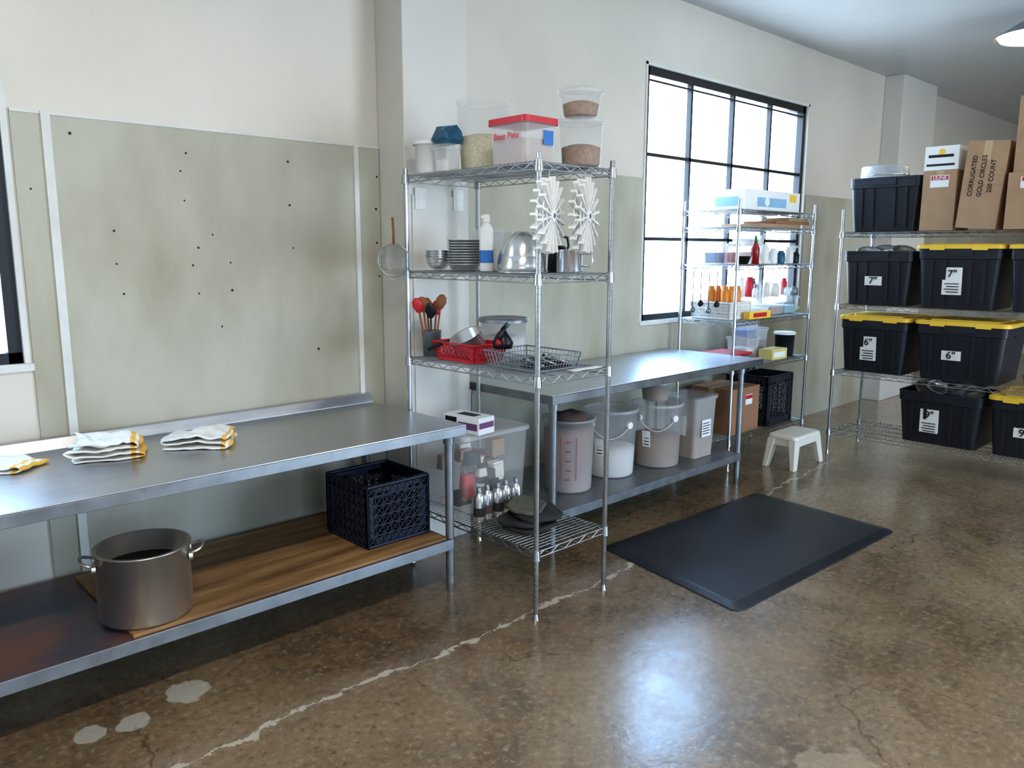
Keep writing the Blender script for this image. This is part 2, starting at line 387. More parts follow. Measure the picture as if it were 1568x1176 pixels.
def bowlheap(name,items,loc):
    b=MB()
    for i,(x,y,r,a,mt) in enumerate(items):
        prof=[(r*math.sin(t*PI/2/8),-.06*math.cos(t*PI/2/8)) for t in range(9)]+[(r+.008,0.003),(r-.004,.001)]+[(r*.96*math.sin(t*PI/2/8),-.054*math.cos(t*PI/2/8)) for t in range(8,-1,-1)]
        o0=len(b.v);b.lathe(0,0,prof,mt,seg=24)
        R=Matrix.Translation((x,y,i*.006))@Matrix.Rotation(a,4,'X')@Matrix.Rotation(-.35,4,'Y')
        for k in range(o0,len(b.v)): b.v[k]=tuple(R@Vector(b.v[k]))
    return b.obj(name,loc)
bowlheap('mixing_bowl_stack',((-.06,.14,.10,.35,mattal),(-.06,.0,.10,-.3,bowlm),(-.06,-.14,.10,.3,mattal),(.1,.08,.10,.1,bowlm),(.08,-.12,.10,-.2,mattal),(-.13,.06,.08,.5,bowlm),(-.12,-.08,.08,-.5,mattal)),(6.64,2.04,.605))
bowlheap('pan_assortment',((-.10,.13,.09,.3,mattal),(-.08,.0,.09,-.3,bowlm),(-.08,-.13,.08,.3,mattal),(.05,.06,.09,.2,mattal)),(6.64,2.58,T[1]+.415))

def carton(name,cx,cy,z,w,d,h,rz=0,m=card,rot=None,extra=None):
    b=MB();x=d/2;y=w/2
    b.box(-x,x,-y,y,0,h,m)
    b.box(-x,x,-.025,.025,h,h+.0008,tape);b.box(-x-.0008,-x,-.025,.025,h*.78,h,tape)
    b.box(-x-.0006,-x,-y*.9,y*.9,h*.5,h*.503,card2)
    if extra: extra(b,x,y,h)
    return b.obj(name,(cx,cy,z+.001),rz,rot=rot)
def ul(b,x,y,h): b.box(-x-.0015,-x,-y*.55,y*.55,h*.72,h*.92,label);b.box(-x-.0025,-x-.0012,-y*.5,y*.5,h*.84,h*.91,redl)
o=carton('cardboard_box',6.52,2.165,T[0],.23,.34,.43,extra=ul);text(o,'box_print','ULINE',(-.1735,0,.376),.035,label)
b=MB();b.box(-.12,.12,-.115,.115,0,.17,label);b.box(-.1215,-.12,-.08,.09,.09,.11,ink);b.cyl((-.1215,.0,.13),(-.12,0,.13),.022,yellow,seg=16);b.box(-.1215,-.12,-.09,.1,.03,.045,ink)
b.obj('small_white_carton',(6.47,2.165,T[0]+.433),0)
o=carton('cardboard_box',6.52,1.895,T[0]+.010,.26,.40,.60,rot=(math.radians(4),0,0))
text(o,'box_print','CORRUGATED',(-.2015,.07,.36),.042,ink,FXV);text(o,'box_print_b','GOLD CIRCLES',(-.2015,.01,.36),.042,ink,FXV);text(o,'box_print_c','200 COUNT',(-.2015,-.05,.36),.042,ink,FXV)
o=carton('cardboard_box',6.50,1.54,T[0],.34,.40,.38,extra=ul);text(o,'box_print','ULINE',(-.2035,0,.333),.045,label)
carton('cardboard_box',6.52,1.52,T[0]+.382,.34,.40,.50,m=card)
b=MB();b.lathe(0,0,[(.185,0),(.183,.006),(.176,.01),(.172,.085),(.165,.095),(.0,.10)],mattal,seg=40)
b.lathe(0,0,[(.178,.02),(.178,.03),(.174,.032)],polish,seg=40)
b.obj('round_cake_pan',(6.55,2.64,T[0]+.412))
b=MB();b.lathe(0,0,[(0,0),(.1,0),(.115,.02),(.12,.09),(.128,.092),(.112,.09),(.105,.02),(0,.01)],polish,seg=28);b.obj('saucepan',(6.5,1.42,T[2]+.003))

# ------------------------------------------------------------ anti-fatigue mat
A=[(3.303,2.745),(4.887,2.68),(4.80,1.706),(3.131,1.775)]
ctr=Vector((sum(p[0] for p in A)/4,sum(p[1] for p in A)/4))
b=MB()
def rr_ring(k,z,rad):
    pts=[Vector(p) for p in A];out=[];ins=[]
    for p in pts:
        d=(ctr-p); ins.append(p+Vector((math.copysign(k,d.x),math.copysign(k,d.y))))
    for i in range(4):
        p=ins[i];q0=(ins[i-1]-p).normalized();q1=(ins[(i+1)%4]-p).normalized()
        for s_ in range(6):
            t=s_/5;out.append((*( (p+q0*rad)*(1-t)**2+p*2*t*(1-t)+(p+q1*rad)*t*t),z))
    return out
rs=[rr_ring(0,.001,.06),rr_ring(.004,.006,.06),rr_ring(.055,.018,.05),rr_ring(.06,.0185,.05)]
n=24;vs=sum(rs,[]);fs=[]
for j in range(3):
    for i in range(n): fs.append((j*n+i,j*n+(i+1)%n,(j+1)*n+(i+1)%n,(j+1)*n+i)[::-1])
fs.append(tuple(range(3*n+n-1,3*n-1,-1)));fs.append(tuple(range(n)))
b.add(vs,fs,rubber);b.obj('anti_fatigue_mat')

# ------------------------------------------------------------ stock pot
b=MB();r=.165;h=.272
b.lathe(0,0,[(0,0),(r-.012,0),(r,.012),(r,h-.006),(r+.007,h-.004),(r+.007,h),(r-.006,h),(r-.006,.02),(0,.015)],alum,seg=56)
b.lathe(0,0,[(0,.19),(r-.007,.19)],liquid,seg=40)
for s_ in(0,1):
    a0=math.radians(-18)+s_*PI
    pts=[]
    for i in range(13):
        t=PI*i/12; off=.048*math.sin(t)**.6; side=.05*math.cos(t)
        pts.append(((r+off)*math.cos(a0)-side*math.sin(a0),(r+off)*math.sin(a0)+side*math.cos(a0),h-.045+.02*math.sin(t)))
    b.tube(pts,.006,alum,seg=8)
    for sd in(-.05,.05):
        c0=Vector((r*math.cos(a0)-sd*math.sin(a0),r*math.sin(a0)+sd*math.cos(a0),h-.055));e=Vector((math.cos(a0),math.sin(a0),0))
        b.cyl(c0-e*.008,c0+e*.006,.016,alum,seg=10)
b.obj('stock_pot',(.944,3.02,.295))

# ------------------------------------------------------------ crates / lattice baskets
def crate(name,loc,w,d,h,m,rz=0,taper=1.,nx=6,nz=4,t=.006,solid=.24,diag=False):
    b=MB();hx=w/2;hy=d/2
    def P(u,side,z):
        k=taper+(1-taper)*z/h
        if side==0: return(-hx*k,u*hy*k,z)
        if side==1: return(hx*k,u*hy*k,z)
        if side==2: return(u*hx*k,-hy*k,z)
        return(u*hx*k,hy*k,z)
    def bar(p,q,r): b.cyl(p,q,r,m,seg=6)
    for s_ in range(4):
        for i in range(nx+1):
            u=-1+2*i/nx; bar(P(u,s_,0),P(u,s_,h),t*(1.3 if i in(0,nx) else .7))
        for j in range(nz+1): z=h*j/nz;bar(P(-1,s_,z),P(1,s_,z),t*(1.4 if j in(0,nz) else .7))
        if diag:
            for i in range(nx):
                for j in range(nz):
                    u0=-1+2*i/nx;u1=-1+2*(i+1)/nx
                    bar(P(u0,s_,h*j/nz),P(u1,s_,h*(j+1)/nz),t*.5);bar(P(u1,s_,h*j/nz),P(u0,s_,h*(j+1)/nz),t*.5)
        if solid:
            e=.0035;nrm={0:(e,0),1:(-e,0),2:(0,e),3:(0,-e)}[s_]
            def q(p): return(p[0]+nrm[0],p[1]+nrm[1],p[2])
            def panel(ua,ub,za,zb):
                k0=P(ua,s_,za);k1=P(ub,s_,za);k2=P(ub,s_,zb);k3=P(ua,s_,zb);b.hexa([k0,k1,q(k1),q(k0),k3,k2,q(k2),q(k3)],m)
            panel(-1,1,h*(1-solid*.6),h);panel(-1,-.8,0,h);panel(.8,1,0,h);panel(-1,1,0,h*.13)
            if h>.2:
                panel(-.8,-.35,h*.8,h*.9);panel(.35,.8,h*.8,h*.9)
    for i in range(nx*2+1):
        u=-1+i/nx;bar((u*hx*taper,-hy*taper,.004),(u*hx*taper,hy*taper,.004),t*.6);bar((-hx*taper,u*hy*taper,.004),(hx*taper,u*hy*taper,.004),t*.6)
    return b.obj(name,loc,rz)
crate('milk_crate',(2.085,3.15,.303),.345,.345,.285,navy,nx=8,nz=6,t=.007,solid=.3,diag=True)
b=MB()
for i in range(14):
    x=random.uniform(-.09,.09);y=random.uniform(-.09,.09);z=random.uniform(.03,.16);b.cyl((x,y,z),(x+random.uniform(-.05,.05),y+random.uniform(-.05,.05),z+.05),.03,dark,r1=.02,seg=10)
b.box(-.13,.13,-.13,.13,.0,.03,dark);b.obj('kitchen_tool_bundle',(2.085,3.15,.318))

# ------------------------------------------------------------ towels
def towelmat():
    m=bpy.data.materials.new('waffle_towel');m.use_nodes=True;nt=m.node_tree;N=nt.nodes;L=nt.links;p=N['Principled BSDF'];p.inputs['Roughness'].default_value=.95
    tc=N.new('ShaderNodeTexCoord');sp=N.new('ShaderNodeSeparateXYZ');L.new(tc.outputs['Object'],sp.inputs[0])
    r=N.new('ShaderNodeValToRGB');r.color_ramp.interpolation='CONSTANT'
    e=r.color_ramp.elements;e[0].position=0;e[0].color=(*lin((226,222,213)),1);e[1].position=.84;e[1].color=(*lin((228,180,88)),1)
    k=e.new(.91);k.color=(*lin((226,222,213)),1);k=e.new(.95);k.color=(*lin((228,180,88)),1)
    mr=N.new('ShaderNodeMapRange');mr.inputs[1].default_value=-.12;mr.inputs[2].default_value=.14;L.new(sp.outputs['X'],mr.inputs[0]);L.new(mr.outputs[0],r.inputs[0]);L.new(r.outputs[0],p.inputs['Base Color'])
    n=N.new('ShaderNodeTexNoise');n.inputs['Scale'].default_value=150;L.new(tc.outputs['Object'],n.inputs['Vector'])
    bp=N.new('ShaderNodeBump');bp.inputs['Strength'].default_value=.6;bp.inputs['Distance'].default_value=.004;L.new(n.outputs['Fac'],bp.inputs['Height']);L.new(bp.outputs[0],p.inputs['Normal']);return m
tw=towelmat()
def towel(loc,w,d,layers,rz,seed,gap=.011):
    b=MB();prof=[];rnd=random.Random(seed)
    for k in range(layers):
        z=.005+k*gap;ww=w*(1-.05*k*rnd.uniform(.3,1));xs=[-ww/2+ww*i/16 for i in range(17)]
        if k%2: xs=xs[::-1]
        sh=rnd.uniform(-.018,.018)
        for x in xs: prof.append((x+sh,z,k))
        if k<layers-1:
            sg=1 if xs[-1]>0 else -1
            prof.append((xs[-1]+sh+sg*gap*.7,z+gap*.5,k+.5))
    ny=18;vs=[]
    for j in range(ny+1):
        y=-d/2+d*j/ny
        for i,(x,z,k) in enumerate(prof):
            q=Vector((x*8+seed,y*8,k*.35))
            skew=noise.noise(Vector((seed,k*.7,1)))*.25
            base=z+ .034*(z/(layers*gap))*(noise.noise(Vector((x*10+seed,y*10,3.3)))+.6*noise.noise(Vector((x*24+seed,y*24,1.3))))
            vs.append((x+noise.noise(q+Vector((5,0,0)))*.035+y*skew,y*(1+.12*noise.noise(Vector((seed,k*.9,0))))+noise.noise(Vector((x*7,k*.5,seed)))*.035,max(.003,base+.005*noise.noise(q*4))))
    np_=len(prof);fs=[(j*np_+i,j*np_+i+1,(j+1)*np_+i+1,(j+1)*np_+i) for j in range(ny) for i in range(np_-1)]
    b.add(vs,fs,tw,True);o=b.obj('folded_towel',loc,rz)
    s_=o.modifiers.new('s','SOLIDIFY');s_.thickness=.008;s_.offset=0
    u=o.modifiers.new('u','SUBSURF');u.levels=1;u.render_levels=1;return o
towel((.94,3.37,.842),.26,.22,4,math.radians(-20),1.3,.022)
towel((1.31,3.30,.842),.24,.21,3,math.radians(-38),4.1,.024)
towel((.60,3.46,.842),.24,.17,2,math.radians(-45),8.7,.016)

# ------------------------------------------------------------ round tubs (single thin wall)
def tub(name,x,y,z,r,h,fill,fm_,lid=None,rt=None,m=cloudy,seg=36,marks=False,handle=False):
    b=MB();rt=rt or r*1.06
    b.lathe(0,0,[(0,0),(r-.008,0),(r,.01),(rt,h-.012),(rt+.008,h-.012),(rt+.008,h),(rt-.002,h)],m,seg=seg)
    if fill:
        f=fill*h;rf=r+(rt-r)*fill-.004
        b.lathe(0,0,[(0,.006),(r-.009,.006),(r-.004,.012),(rf,f),(rf*.6,f+.012),(0,f+.02)],fm_,seg=seg)
    if lid:
        b.lathe(0,0,[(rt+.011,h-.014),(rt+.012,h+.004),(rt+.002,h+.008),(rt-.01,h+.003),(0,h+.003)],lid,seg=seg)
    if marks:
        a0=math.atan2(-y,-x)
        for k in range(5):
            zz=h*(.2+.13*k)
            b.tube([((r+(rt-r)*zz/h+.001)*math.cos(a0+q*.05),(r+(rt-r)*zz/h+.001)*math.sin(a0+q*.05),zz) for q in range(-2,3)],.0022,redl,seg=4)
        for q in(-.32,.32): b.tube([((r+(rt-r)*zz/h+.001)*math.cos(a0+q),(r+(rt-r)*zz/h+.001)*math.sin(a0+q),zz) for zz in(.08,.2,.34)],.0015,redl,seg=4)
    if handle:
        a0=math.atan2(-y,-x)
        for da in(.75,-.75):
            a=a0+da;b.cyl(((rt-.01)*math.cos(a),(rt-.01)*math.sin(a),h*.80),((rt+.014)*math.cos(a),(rt+.014)*math.sin(a),h*.80),.022,white,seg=14)
        pts=[((rt+.014)*math.cos(a0+.75-1.5*i/16),(rt+.014)*math.sin(a0+.75-1.5*i/16),h*.80-.08*math.sin(PI*i/16)) for i in range(17)];b.tube(pts,.0025,white,seg=5)
        vs=[]
        for i in range(5):
            a=a0-.25-.09*i;vs+=[((r+.007)*math.cos(a),(r+.007)*math.sin(a),h*.34),((rt+.003)*math.cos(a),(rt+.003)*math.sin(a),h*.60)]
        b.add(vs,[(2*i,2*i+1,2*i+3,2*i+2) for i in range(4)],label)
        for k in range(3):
            zz=h*(.38+.05*k);b.tube([((r+.0125)*math.cos(a0-.3-.07*i),(r+.0125)*math.sin(a0-.3-.07*i),zz) for i in range(4)],.003,ink,seg=4)
    return b.obj(name,(x,y,z+.001))
ZT2=.236
tub('ingredient_bucket',3.45,3.14,ZT2,.14,.44,.84,pinkc,marks=True,rt=.155)
tub('ingredient_bucket',3.89,3.18,ZT2,.152,.43,.42,flour,lid=clear,rt=.17,handle=True)
tub('ingredient_bucket',4.31,3.12,ZT2,.15,.42,.48,brownc,lid=clear,rt=.165,handle=True)
tub('ingredient_bucket',4.31,3.14,ZT2+.432,.085,.13,.6,brownc,lid=clear,rt=.10)
b=MB();b.loft([(0,.115,.115,.03),(.41,.13,.13,.03),(.41,.14,.14,.035),(.425,.14,.14,.035)],cloudy,capt=False);b.loft([(.006,.111,.111,.03),(.15,.118,.118,.03)],brownc);b.loft([(.426,.142,.142,.035),(.437,.142,.142,.035)],clear,capb=False)
b.box(-.1335,-.132,-.05,.05,.16,.30,label);b.box(-.06,.05,-.1335,-.132,.15,.27,label)
for k in range(5): b.box(-.05,.03+.01*(k%2),-.1345,-.1335,.17+k*.018,.176+k*.018,ink)
b.obj('square_ingredient_bin',(4.68,3.10,ZT2+.001),bevel=0)
b=MB();b.lathe(0,0,[(0,0),(.10,.0),(.12,.02),(.10,.06),(.05,.075),(0,.08)],greyc,seg=14);crumple(b,.02,20)
b.obj('ingredient_bag',(3.45,3.14,ZT2+.40))

# ------------------------------------------------------------ rack top shelf
z=S[0]+.001
tub('white_pail',2.51,3.235,z,.075,.155,0,None,lid=white,m=white,rt=.08)
def clearbox(name,x,y,z,w,d,h,m=clear,lidm=None,fill=0,fmat=None,rz=0,lh=.014,r=.02,tp=.88):
    b=MB();hx=w/2;hy=d/2
    b.loft([(0,hx*tp,hy*tp,r),(h-.012,hx*.98,hy*.98,r),(h-.01,hx,hy,r),(h,hx,hy,r)],m,capt=False)
    if fill: b.loft([(.005,hx*tp-.004,hy*tp-.004,r),(h*fill,hx*(tp+(.98-tp)*fill)-.005,hy*(tp+(.98-tp)*fill)-.005,r)],fmat)
    if lidm: b.loft([(h-.008,hx+.008,hy+.008,r+.005),(h+lh-.002,hx+.008,hy+.008,r+.005),(h+lh,hx+.004,hy+.004,r),(h+lh,hx-.014,hy-.014,r),(h+lh-.006,hx-.018,hy-.018,r)],lidm,capb=False)
    return b.obj(name,(x,y,z+.001),rz)
clearbox('deli_container',2.49,3.085,z,.10,.11,.115,m=cloudy,lidm=clear,fill=.5,fmat=flour)
b=MB();b.loft([(0,.045,.05,.02),(.02,.055,.06,.02),(.055,.05,.055,.02),(.085,.03,.04,.01)],teal,k=6);crumple(b,.02,30)
b.obj('folded_film_bag',(2.50,3.09,z+.135))
tub('round_storage_canister',2.68,3.03,z,.115,.345,.50,ricec,m=clear,rt=.131)
o=clearbox('lidded_food_container',2.55,2.62,z,.20,.235,.18,m=cloudy,lidm=redp,fill=.6,fmat=pinkc,tp=.9,lh=.02)
text(o,'marker_text','Bean Paks',(-.104,.0,.12),.04,redl)
b=MB();b.box(-.03,.03,-.001,.001,-.03,.03,bluel);q=b.obj('blue_label_card',(0,0,0));q.parent=o;q.location=(.04,-.119,.115)
tub('round_storage_canister',2.785,2.485,z,.088,.205,.42,brownc,m=clear,rt=.098,lid=clear)
tub('round_storage_canister',2.78,2.485,z+.216,.078,.115,.5,brownc,m=clear,rt=.092,lid=clear)

# rack second shelf
z=S[1]+.001
def bowl(name,x,y,z,r,h,m=bowlm,inv=False,n=1,gap=.012):
    b=MB()
    for q in range(n):
        pr=[(r*math.sin(t*PI/2/9)**.9,h*(1-math.cos(t*PI/2/9))) for t in range(10)]+[(r+.008,h+.001),(r+.006,h+.004)]+[(r*.97*math.sin(t*PI/2/9)**.9,h*(1-math.cos(t*PI/2/9))+.003) for t in range(9,-1,-1)]
        if inv: pr=[(a,h+.006-c_) for a,c_ in pr]
        b.lathe(0,0,[(a,c_+q*gap) for a,c_ in pr],m,seg=32)
    return b.obj(name,(x,y,z))
bowl('small_bowl_stack',2.52,3.20,z,.062,.06,n=4)
b=MB()
for q in range(10):
    zz=q*.013;b.lathe(0,0,[(0,zz),(.060,zz),(.078,zz+.03),(.086,zz+.031),(.086,zz+.035),(.078,zz+.034),(.057,zz+.003),(0,zz+.003)],mattal,seg=24)
b.obj('foil_pan_stack',(2.56,3.045,z))
b=MB();b.lathe(0,0,[(0,0),(.03,0),(.033,.004),(.033,.19),(.030,.205),(.016,.225),(.016,.232),(0,.232)],white,seg=24);b.lathe(0,0,[(.0333,.04),(.0333,.10)],bluel,seg=24);b.lathe(0,0,[(.018,.232),(.018,.262),(.012,.27),(0,.27)],white,seg=20);b.box(-.03,-.012,-.006,.006,.25,.262,white)
b.obj('spray_can',(2.56,2.88,z))
clearbox('deli_container',2.76,3.10,z,.13,.13,.19,m=cloudy,lidm=clear);tub('round_storage_canister',2.72,2.95,z,.05,.20,.5,flour,m=clear)
bowl('mixing_bowl',2.67,2.80,z,.088,.15,inv=True)
b=MB()
for q,(r,h) in enumerate(((.105,.13),(.095,.17))):
    b.lathe(0,0,[(r+.008,.0+q*.018),(r+.010,.004+q*.018),(r+.004,.006+q*.018),(r,.01+q*.018)]+[(r*math.cos(t*PI/2/10)**.8,.01+q*.018+(h-.01)*math.sin(t*PI/2/10)) for t in range(11)],bowlm,seg=40)
b.obj('mixing_bowl',(2.55,2.62,z))
# tall steel pot with lid
b=MB();b.lathe(0,0,[(0,0),(.055,0),(.06,.006),(.06,.15),(.065,.152),(.065,.158),(.05,.172),(.015,.178),(.012,.19),(.016,.198),(0,.2)],bowlm,seg=32)
b.obj('lidded_steel_pot',(2.80,2.79,z))
b=MB();b.lathe(0,0,[(0,0),(.055,0),(.058,.005),(.058,.10),(.062,.103),(.055,.102),(.053,.01),(0,.006)],bowlm,seg=28);b.tube([(.058,0,.085),(.10,0,.085),(.105,0,.05),(.09,0,.03),(.058,0,.03)],.005,polish)
b.obj('steel_measuring_jug',(2.69,2.46,z),rz=-1)
b=MB();b.lathe(0,0,[(0,0),(.05,0),(.055,.01),(.05,.09),(.03,.12),(0,.125)],dark,seg=20);b.tube([(.05,0,.09),(.07,0,.12),(.06,0,.16),(.0,0,.17),(-.05,0,.12)],.007,dark);b.obj('small_black_kettle',(2.79,2.62,z))
# hanging cake portion markers: radial-blade plastic discs
def marker(name,x,y,zc,rz,r=.155,n=18):
    b=MB()
    for q,(dx,ph) in enumerate(((-.014,.0),(.014,.15))):
        for i in range(n):
            a=2*PI*(i+ph*3)/n
            u=Vector((0,math.cos(a),math.sin(a)));v=Vector((0,-math.sin(a),math.cos(a)))
            t=.0022;rt_=r*(1-.03*(i%2)); w0=.008;w1=.012
            p0=u*.012;p1=u*rt_
            vs=[]
            for p,wd in((p0,w0),(p1,w1)):
                for sx,sv in((-1,-1),(1,-1),(1,1),(-1,1)): vs.append(p+Vector((dx+sx*wd,0,0))+v*sv*t*(2.6 if p is p1 else 1))
            b.hexa(vs,white)
            b.cyl(u*rt_+Vector((dx-w1,0,0)),u*rt_+Vector((dx+w1,0,0)),.007,white,seg=8)
        for rr_ in(r*.42,r*.74):
            b.tube([(dx,rr_*math.cos(2*PI*i/36),rr_*math.sin(2*PI*i/36)) for i in range(36)],.0034,white,seg=5,closed=True)
        b.cyl((dx-.012,0,0),(dx+.012,0,0),.026,white,seg=20)
    b.cyl((-.029,0,0),(-.027,0,0),.010,purple,seg=14);b.cyl((.027,0,0),(.029,0,0),.010,purple,seg=14)
    b.tube([(0,0,r*.6),(.004,0,r*.9),(0,0,r+.02),(.02,0,r+.045),(.04,0,r+.04)],.002,chrome)
    return b.obj(name,(x,y,zc),rz)
marker('cake_portion_marker',2.38,2.295,1.80,math.radians(-65),r=.15);marker('cake_portion_marker',2.60,2.295,1.805,math.radians(-64),r=.155)
# strainer hanging beside rack
b=MB();r=.08
pts=[(0,r*math.cos(2*PI*i/32),r*math.sin(2*PI*i/32)) for i in range(32)];b.tube(pts,.0035,chrome,closed=True)
for i in range(-11,12):
    yv=i/12*r;w_=math.sqrt(r*r-yv*yv);P1=[];P2=[]
    for k in range(9):
        s_=-1+2*k/8;q=s_*w_;dep=.04*math.sqrt(max(0,1-(yv*yv+q*q)/(r*r)));P1.append((dep,yv,q));P2.append((dep,q,yv))
    b.tube(P1,.0009,chrome,seg=4);b.tube(P2,.0009,chrome,seg=4)
b.tube([(0,0,r),(0,0,r+.05),(0,.003,r+.13)],.006,woodsp);b.tube([(0,-.02,-r),(0,-.02,-r-.012),(0,.02,-r-.012),(0,.02,-r)],.0025,chrome)
b.obj('mesh_strainer',(2.318,3.30,1.61),rz=math.radians(44))

# rack third shelf
z=S[2]+.001
b=MB();b.lathe(0,0,[(0,0),(.045,0),(.05,.13),(.053,.132),(.046,.13),(.042,.005),(0,.005)],galv,seg=24)
for i,(a,tilt,l,mm) in enumerate(((3.0,.22,.31,redp),(1.6,.1,.30,woodsp),(2.6,.12,.31,woodsp),(4,.18,.27,dark),(5.2,.15,.33,woodsp),(.5,.2,.28,redp))):
    dx=math.cos(a)*tilt;dy=math.sin(a)*tilt;p=Vector((dx*.1,dy*.1,.01));d=Vector((dx,dy,1)).normalized()
    b.tube([p,p+d*l*.72],.005,woodsp if mm!=dark else dark);q0=p+d*l*.7
    o0=len(b.v);b.lathe(0,0,[(0,0),(.012,.005),(.028,.035),(.026,.06),(.012,.078),(0,.08)],mm,seg=14)
    for k in range(o0,len(b.v)): v=b.v[k];b.v[k]=tuple(q0+Vector((v[0]*.8+dx*v[2],-v[0]*.6+v[1]*.35+dy*v[2],v[2])))
b.obj('utensil_crock',(2.50,3.24,z))
tub('white_food_tub',2.785,3.0,z,.108,.19,.5,flour,m=cloudy,rt=.118,lid=galv)
crate('plastic_basket',(2.535,2.98,z+.006),.21,.32,.085,redp,taper=.85,nx=8,nz=3,t=.0035,solid=.3,diag=True)
b=MB();b.lathe(0,0,[(0,0),(.06,0),(.080,.02),(.084,.085),(.089,.087),(.081,.085),(.076,.022),(0,.008)],bowlm,seg=32);b.tube([(0,.084,.080),(0,.14,.085),(0,.21,.075)],.010,dark)
b.obj('frying_pan',(2.535,2.96,z+.052),rot=(math.radians(-20),math.radians(-20),math.radians(38)))
b=MB();b.lathe(0,0,[(0,0),(.045,0),(.05,.03),(.035,.06),(.02,.08),(0,.085)],dark,seg=18);b.tube([(0,0,.07),(.03,.02,.10),(.05,.04,.07)],.009,dark);b.cyl((-.02,0,.06),(-.045,-.02,.02),.012,redp,seg=10);b.tube([(-.05,-.03,.05),(-.02,-.02,.09),(.03,.0,.11)],.012,dark)
b.obj('rotary_hand_mill',(2.52,2.72,z+.085))
crate('wire_basket',(2.595,2.60,z+.006),.28,.36,.07,galv,taper=.9,nx=14,nz=3,t=.0025,solid=0)
b=MB()
for i in range(5):
    x=-.08+i*.04;b.tube([(x,-.12,.02),(x+.01,-.02,.03),(x,.0,.05),(x+.01,.03,.02)],.006,dark if i%2 else chrome)
b.box(-.09,.09,-.13,.02,.006,.012,darkfab);b.obj('serving_tongs',(2.60,2.57,z+.008))
b=MB();b.box(-.10,.10,-.022,.022,0,.002,label);b.obj('paper_sheet',(2.74,2.398,z))

# rack bottom shelf
z=S[3]+.001
o=clearbox('clear_storage_bin',2.675,3.11,z,.47,.36,.40,lidm=cloudy,tp=.9,r=.03)
b=MB()
cols=[label,pinkc,darkfab,cream,palegreen,card,white,label,greyc,redl]
for i in range(30):
    x=random.uniform(-.15,.15);y=random.uniform(-.11,.11);zz=random.uniform(0,.24);w=random.uniform(.03,.05)
    b.loft([(zz,w,w*.7,.01),(zz+random.uniform(.04,.09),w*.9,w*.6,.01)],random.choice(cols),cx=x,cy=y)
b.obj('packaged_supplies',(2.675,3.11,z+.012))
b=MB();b.box(-.06,.06,-.12,.12,0,.085,label);b.box(-.0608,-.06,-.11,.02,.02,.055,purple);b.box(-.0608,-.06,.03,.11,.015,.075,ink);b.box(-.055,.055,-.1206,-.12,.03,.06,purple);b.box(-.03,.03,-.06,.06,.085,.0855,ink)
b.obj('glove_box',(2.57,3.03,z+.418),rz=.12,bevel=.002)
for i in range(5):
    b=MB();b.lathe(0,0,[(0,0),(.026,0),(.028,.004),(.028,.125),(.024,.138),(.012,.145),(.012,.15),(0,.15)],bowlm,seg=20);b.lathe(0,0,[(.0284,.03),(.0284,.075)],greyc if i%2 else darkfab,seg=20);b.lathe(0,0,[(.013,.15),(.013,.175),(0,.178)],galv,seg=14)
    b.obj('aerosol_can',(2.475+i*.063,2.845+(i%2)*.01,z))
b=MB()
gq=mat('grey_quilt',(96,94,82),.9,bump=.5,bscale=60)
for q,(x,y,hx,hy,a) in enumerate(((0,-.01,.13,.11,.1),(-.02,.03,.12,.10,.35),(.05,-.01,.12,.10,-.15),(.04,.06,.12,.09,.5))):
    o0=len(b.v);z0=.002+q*.024
    b.loft([(0,hx-.006,hy-.006,.07),(.005,hx,hy,.075),(.015,hx,hy,.075),(.020,hx-.008,hy-.008,.07),(.016,hx*.6,hy*.6,.05)],darkfab if q<3 else gq,k=8)
    R=Matrix.Translation((x,y,z0))@Matrix.Rotation(a,4,'Z')@Matrix.Rotation(.04*q,4,'X')
    for k in range(o0,len(b.v)):
        p=Vector(b.v[k]);p.z+=noise.noise(Vector((p.x*12,p.y*12,q)))*.014;p=R@p;b.v[k]=(p.x,p.y,max(0,p.z))
b.obj('pot_holder_stack',(2.61,2.63,z),bevel=0)

# ------------------------------------------------------------ middle rack contents
z=Q[0]+.001
b=MB();b.box(-.42,.42,-.16,.16,0,.155,label);b.box(-.25,.2,-.1607,-.16,.03,.10,mat('pale_blue_print',(150,190,215),.5));b.box(.25,.36,-.1607,-.16,.08,.14,yellow);b.box(-.4207,-.42,-.1,.1,.03,.1,palegreen);b.cyl((-.1,-.1612,.07),(-.1,-.16,.07),.035,label,seg=18);b.cyl((.4215,0,.08),(.42,0,.08),.04,yellow,seg=16)
b.obj('film_wrap_carton',(5.86,3.36,z),bevel=.003)
z=Q[1]+.001
b=MB();b.box(-.35,.3,-.17,.17,0,.03,card);b.box(-.1,.45,-.17,.12,.031,.055,card2);b.box(.1,.42,-.17,.05,.056,.085,card);b.obj('flattened_cardboard_stack',(6.0,3.36,z),bevel=.002)
z=Q[2]+.001
clearbox('clear_drawer_box',5.82,3.37,z,.30,.26,.13,fill=.7,fmat=flour);clearbox('clear_drawer_box',6.17,3.36,z,.32,.28,.13,lidm=clear,fill=.4,fmat=greyc)
b=MB();b.lathe(0,0,[(0,0),(.03,0),(.032,.12),(.014,.16),(.014,.17),(0,.17)],mat('hot_sauce',(150,24,20),.3),seg=18);b.lathe(0,0,[(.015,.17),(.006,.215),(0,.215)],mat('green_cap',(30,130,60),.4),seg=14)
b.obj('sauce_bottle',(5.60,3.19,z+.0))
b=MB();b.lathe(0,0,[(0,0),(.04,0),(.06,.06),(.064,.06),(.058,.055),(0,.01)],dark,seg=18);b.obj('small_bowl',(5.44,3.20,z))
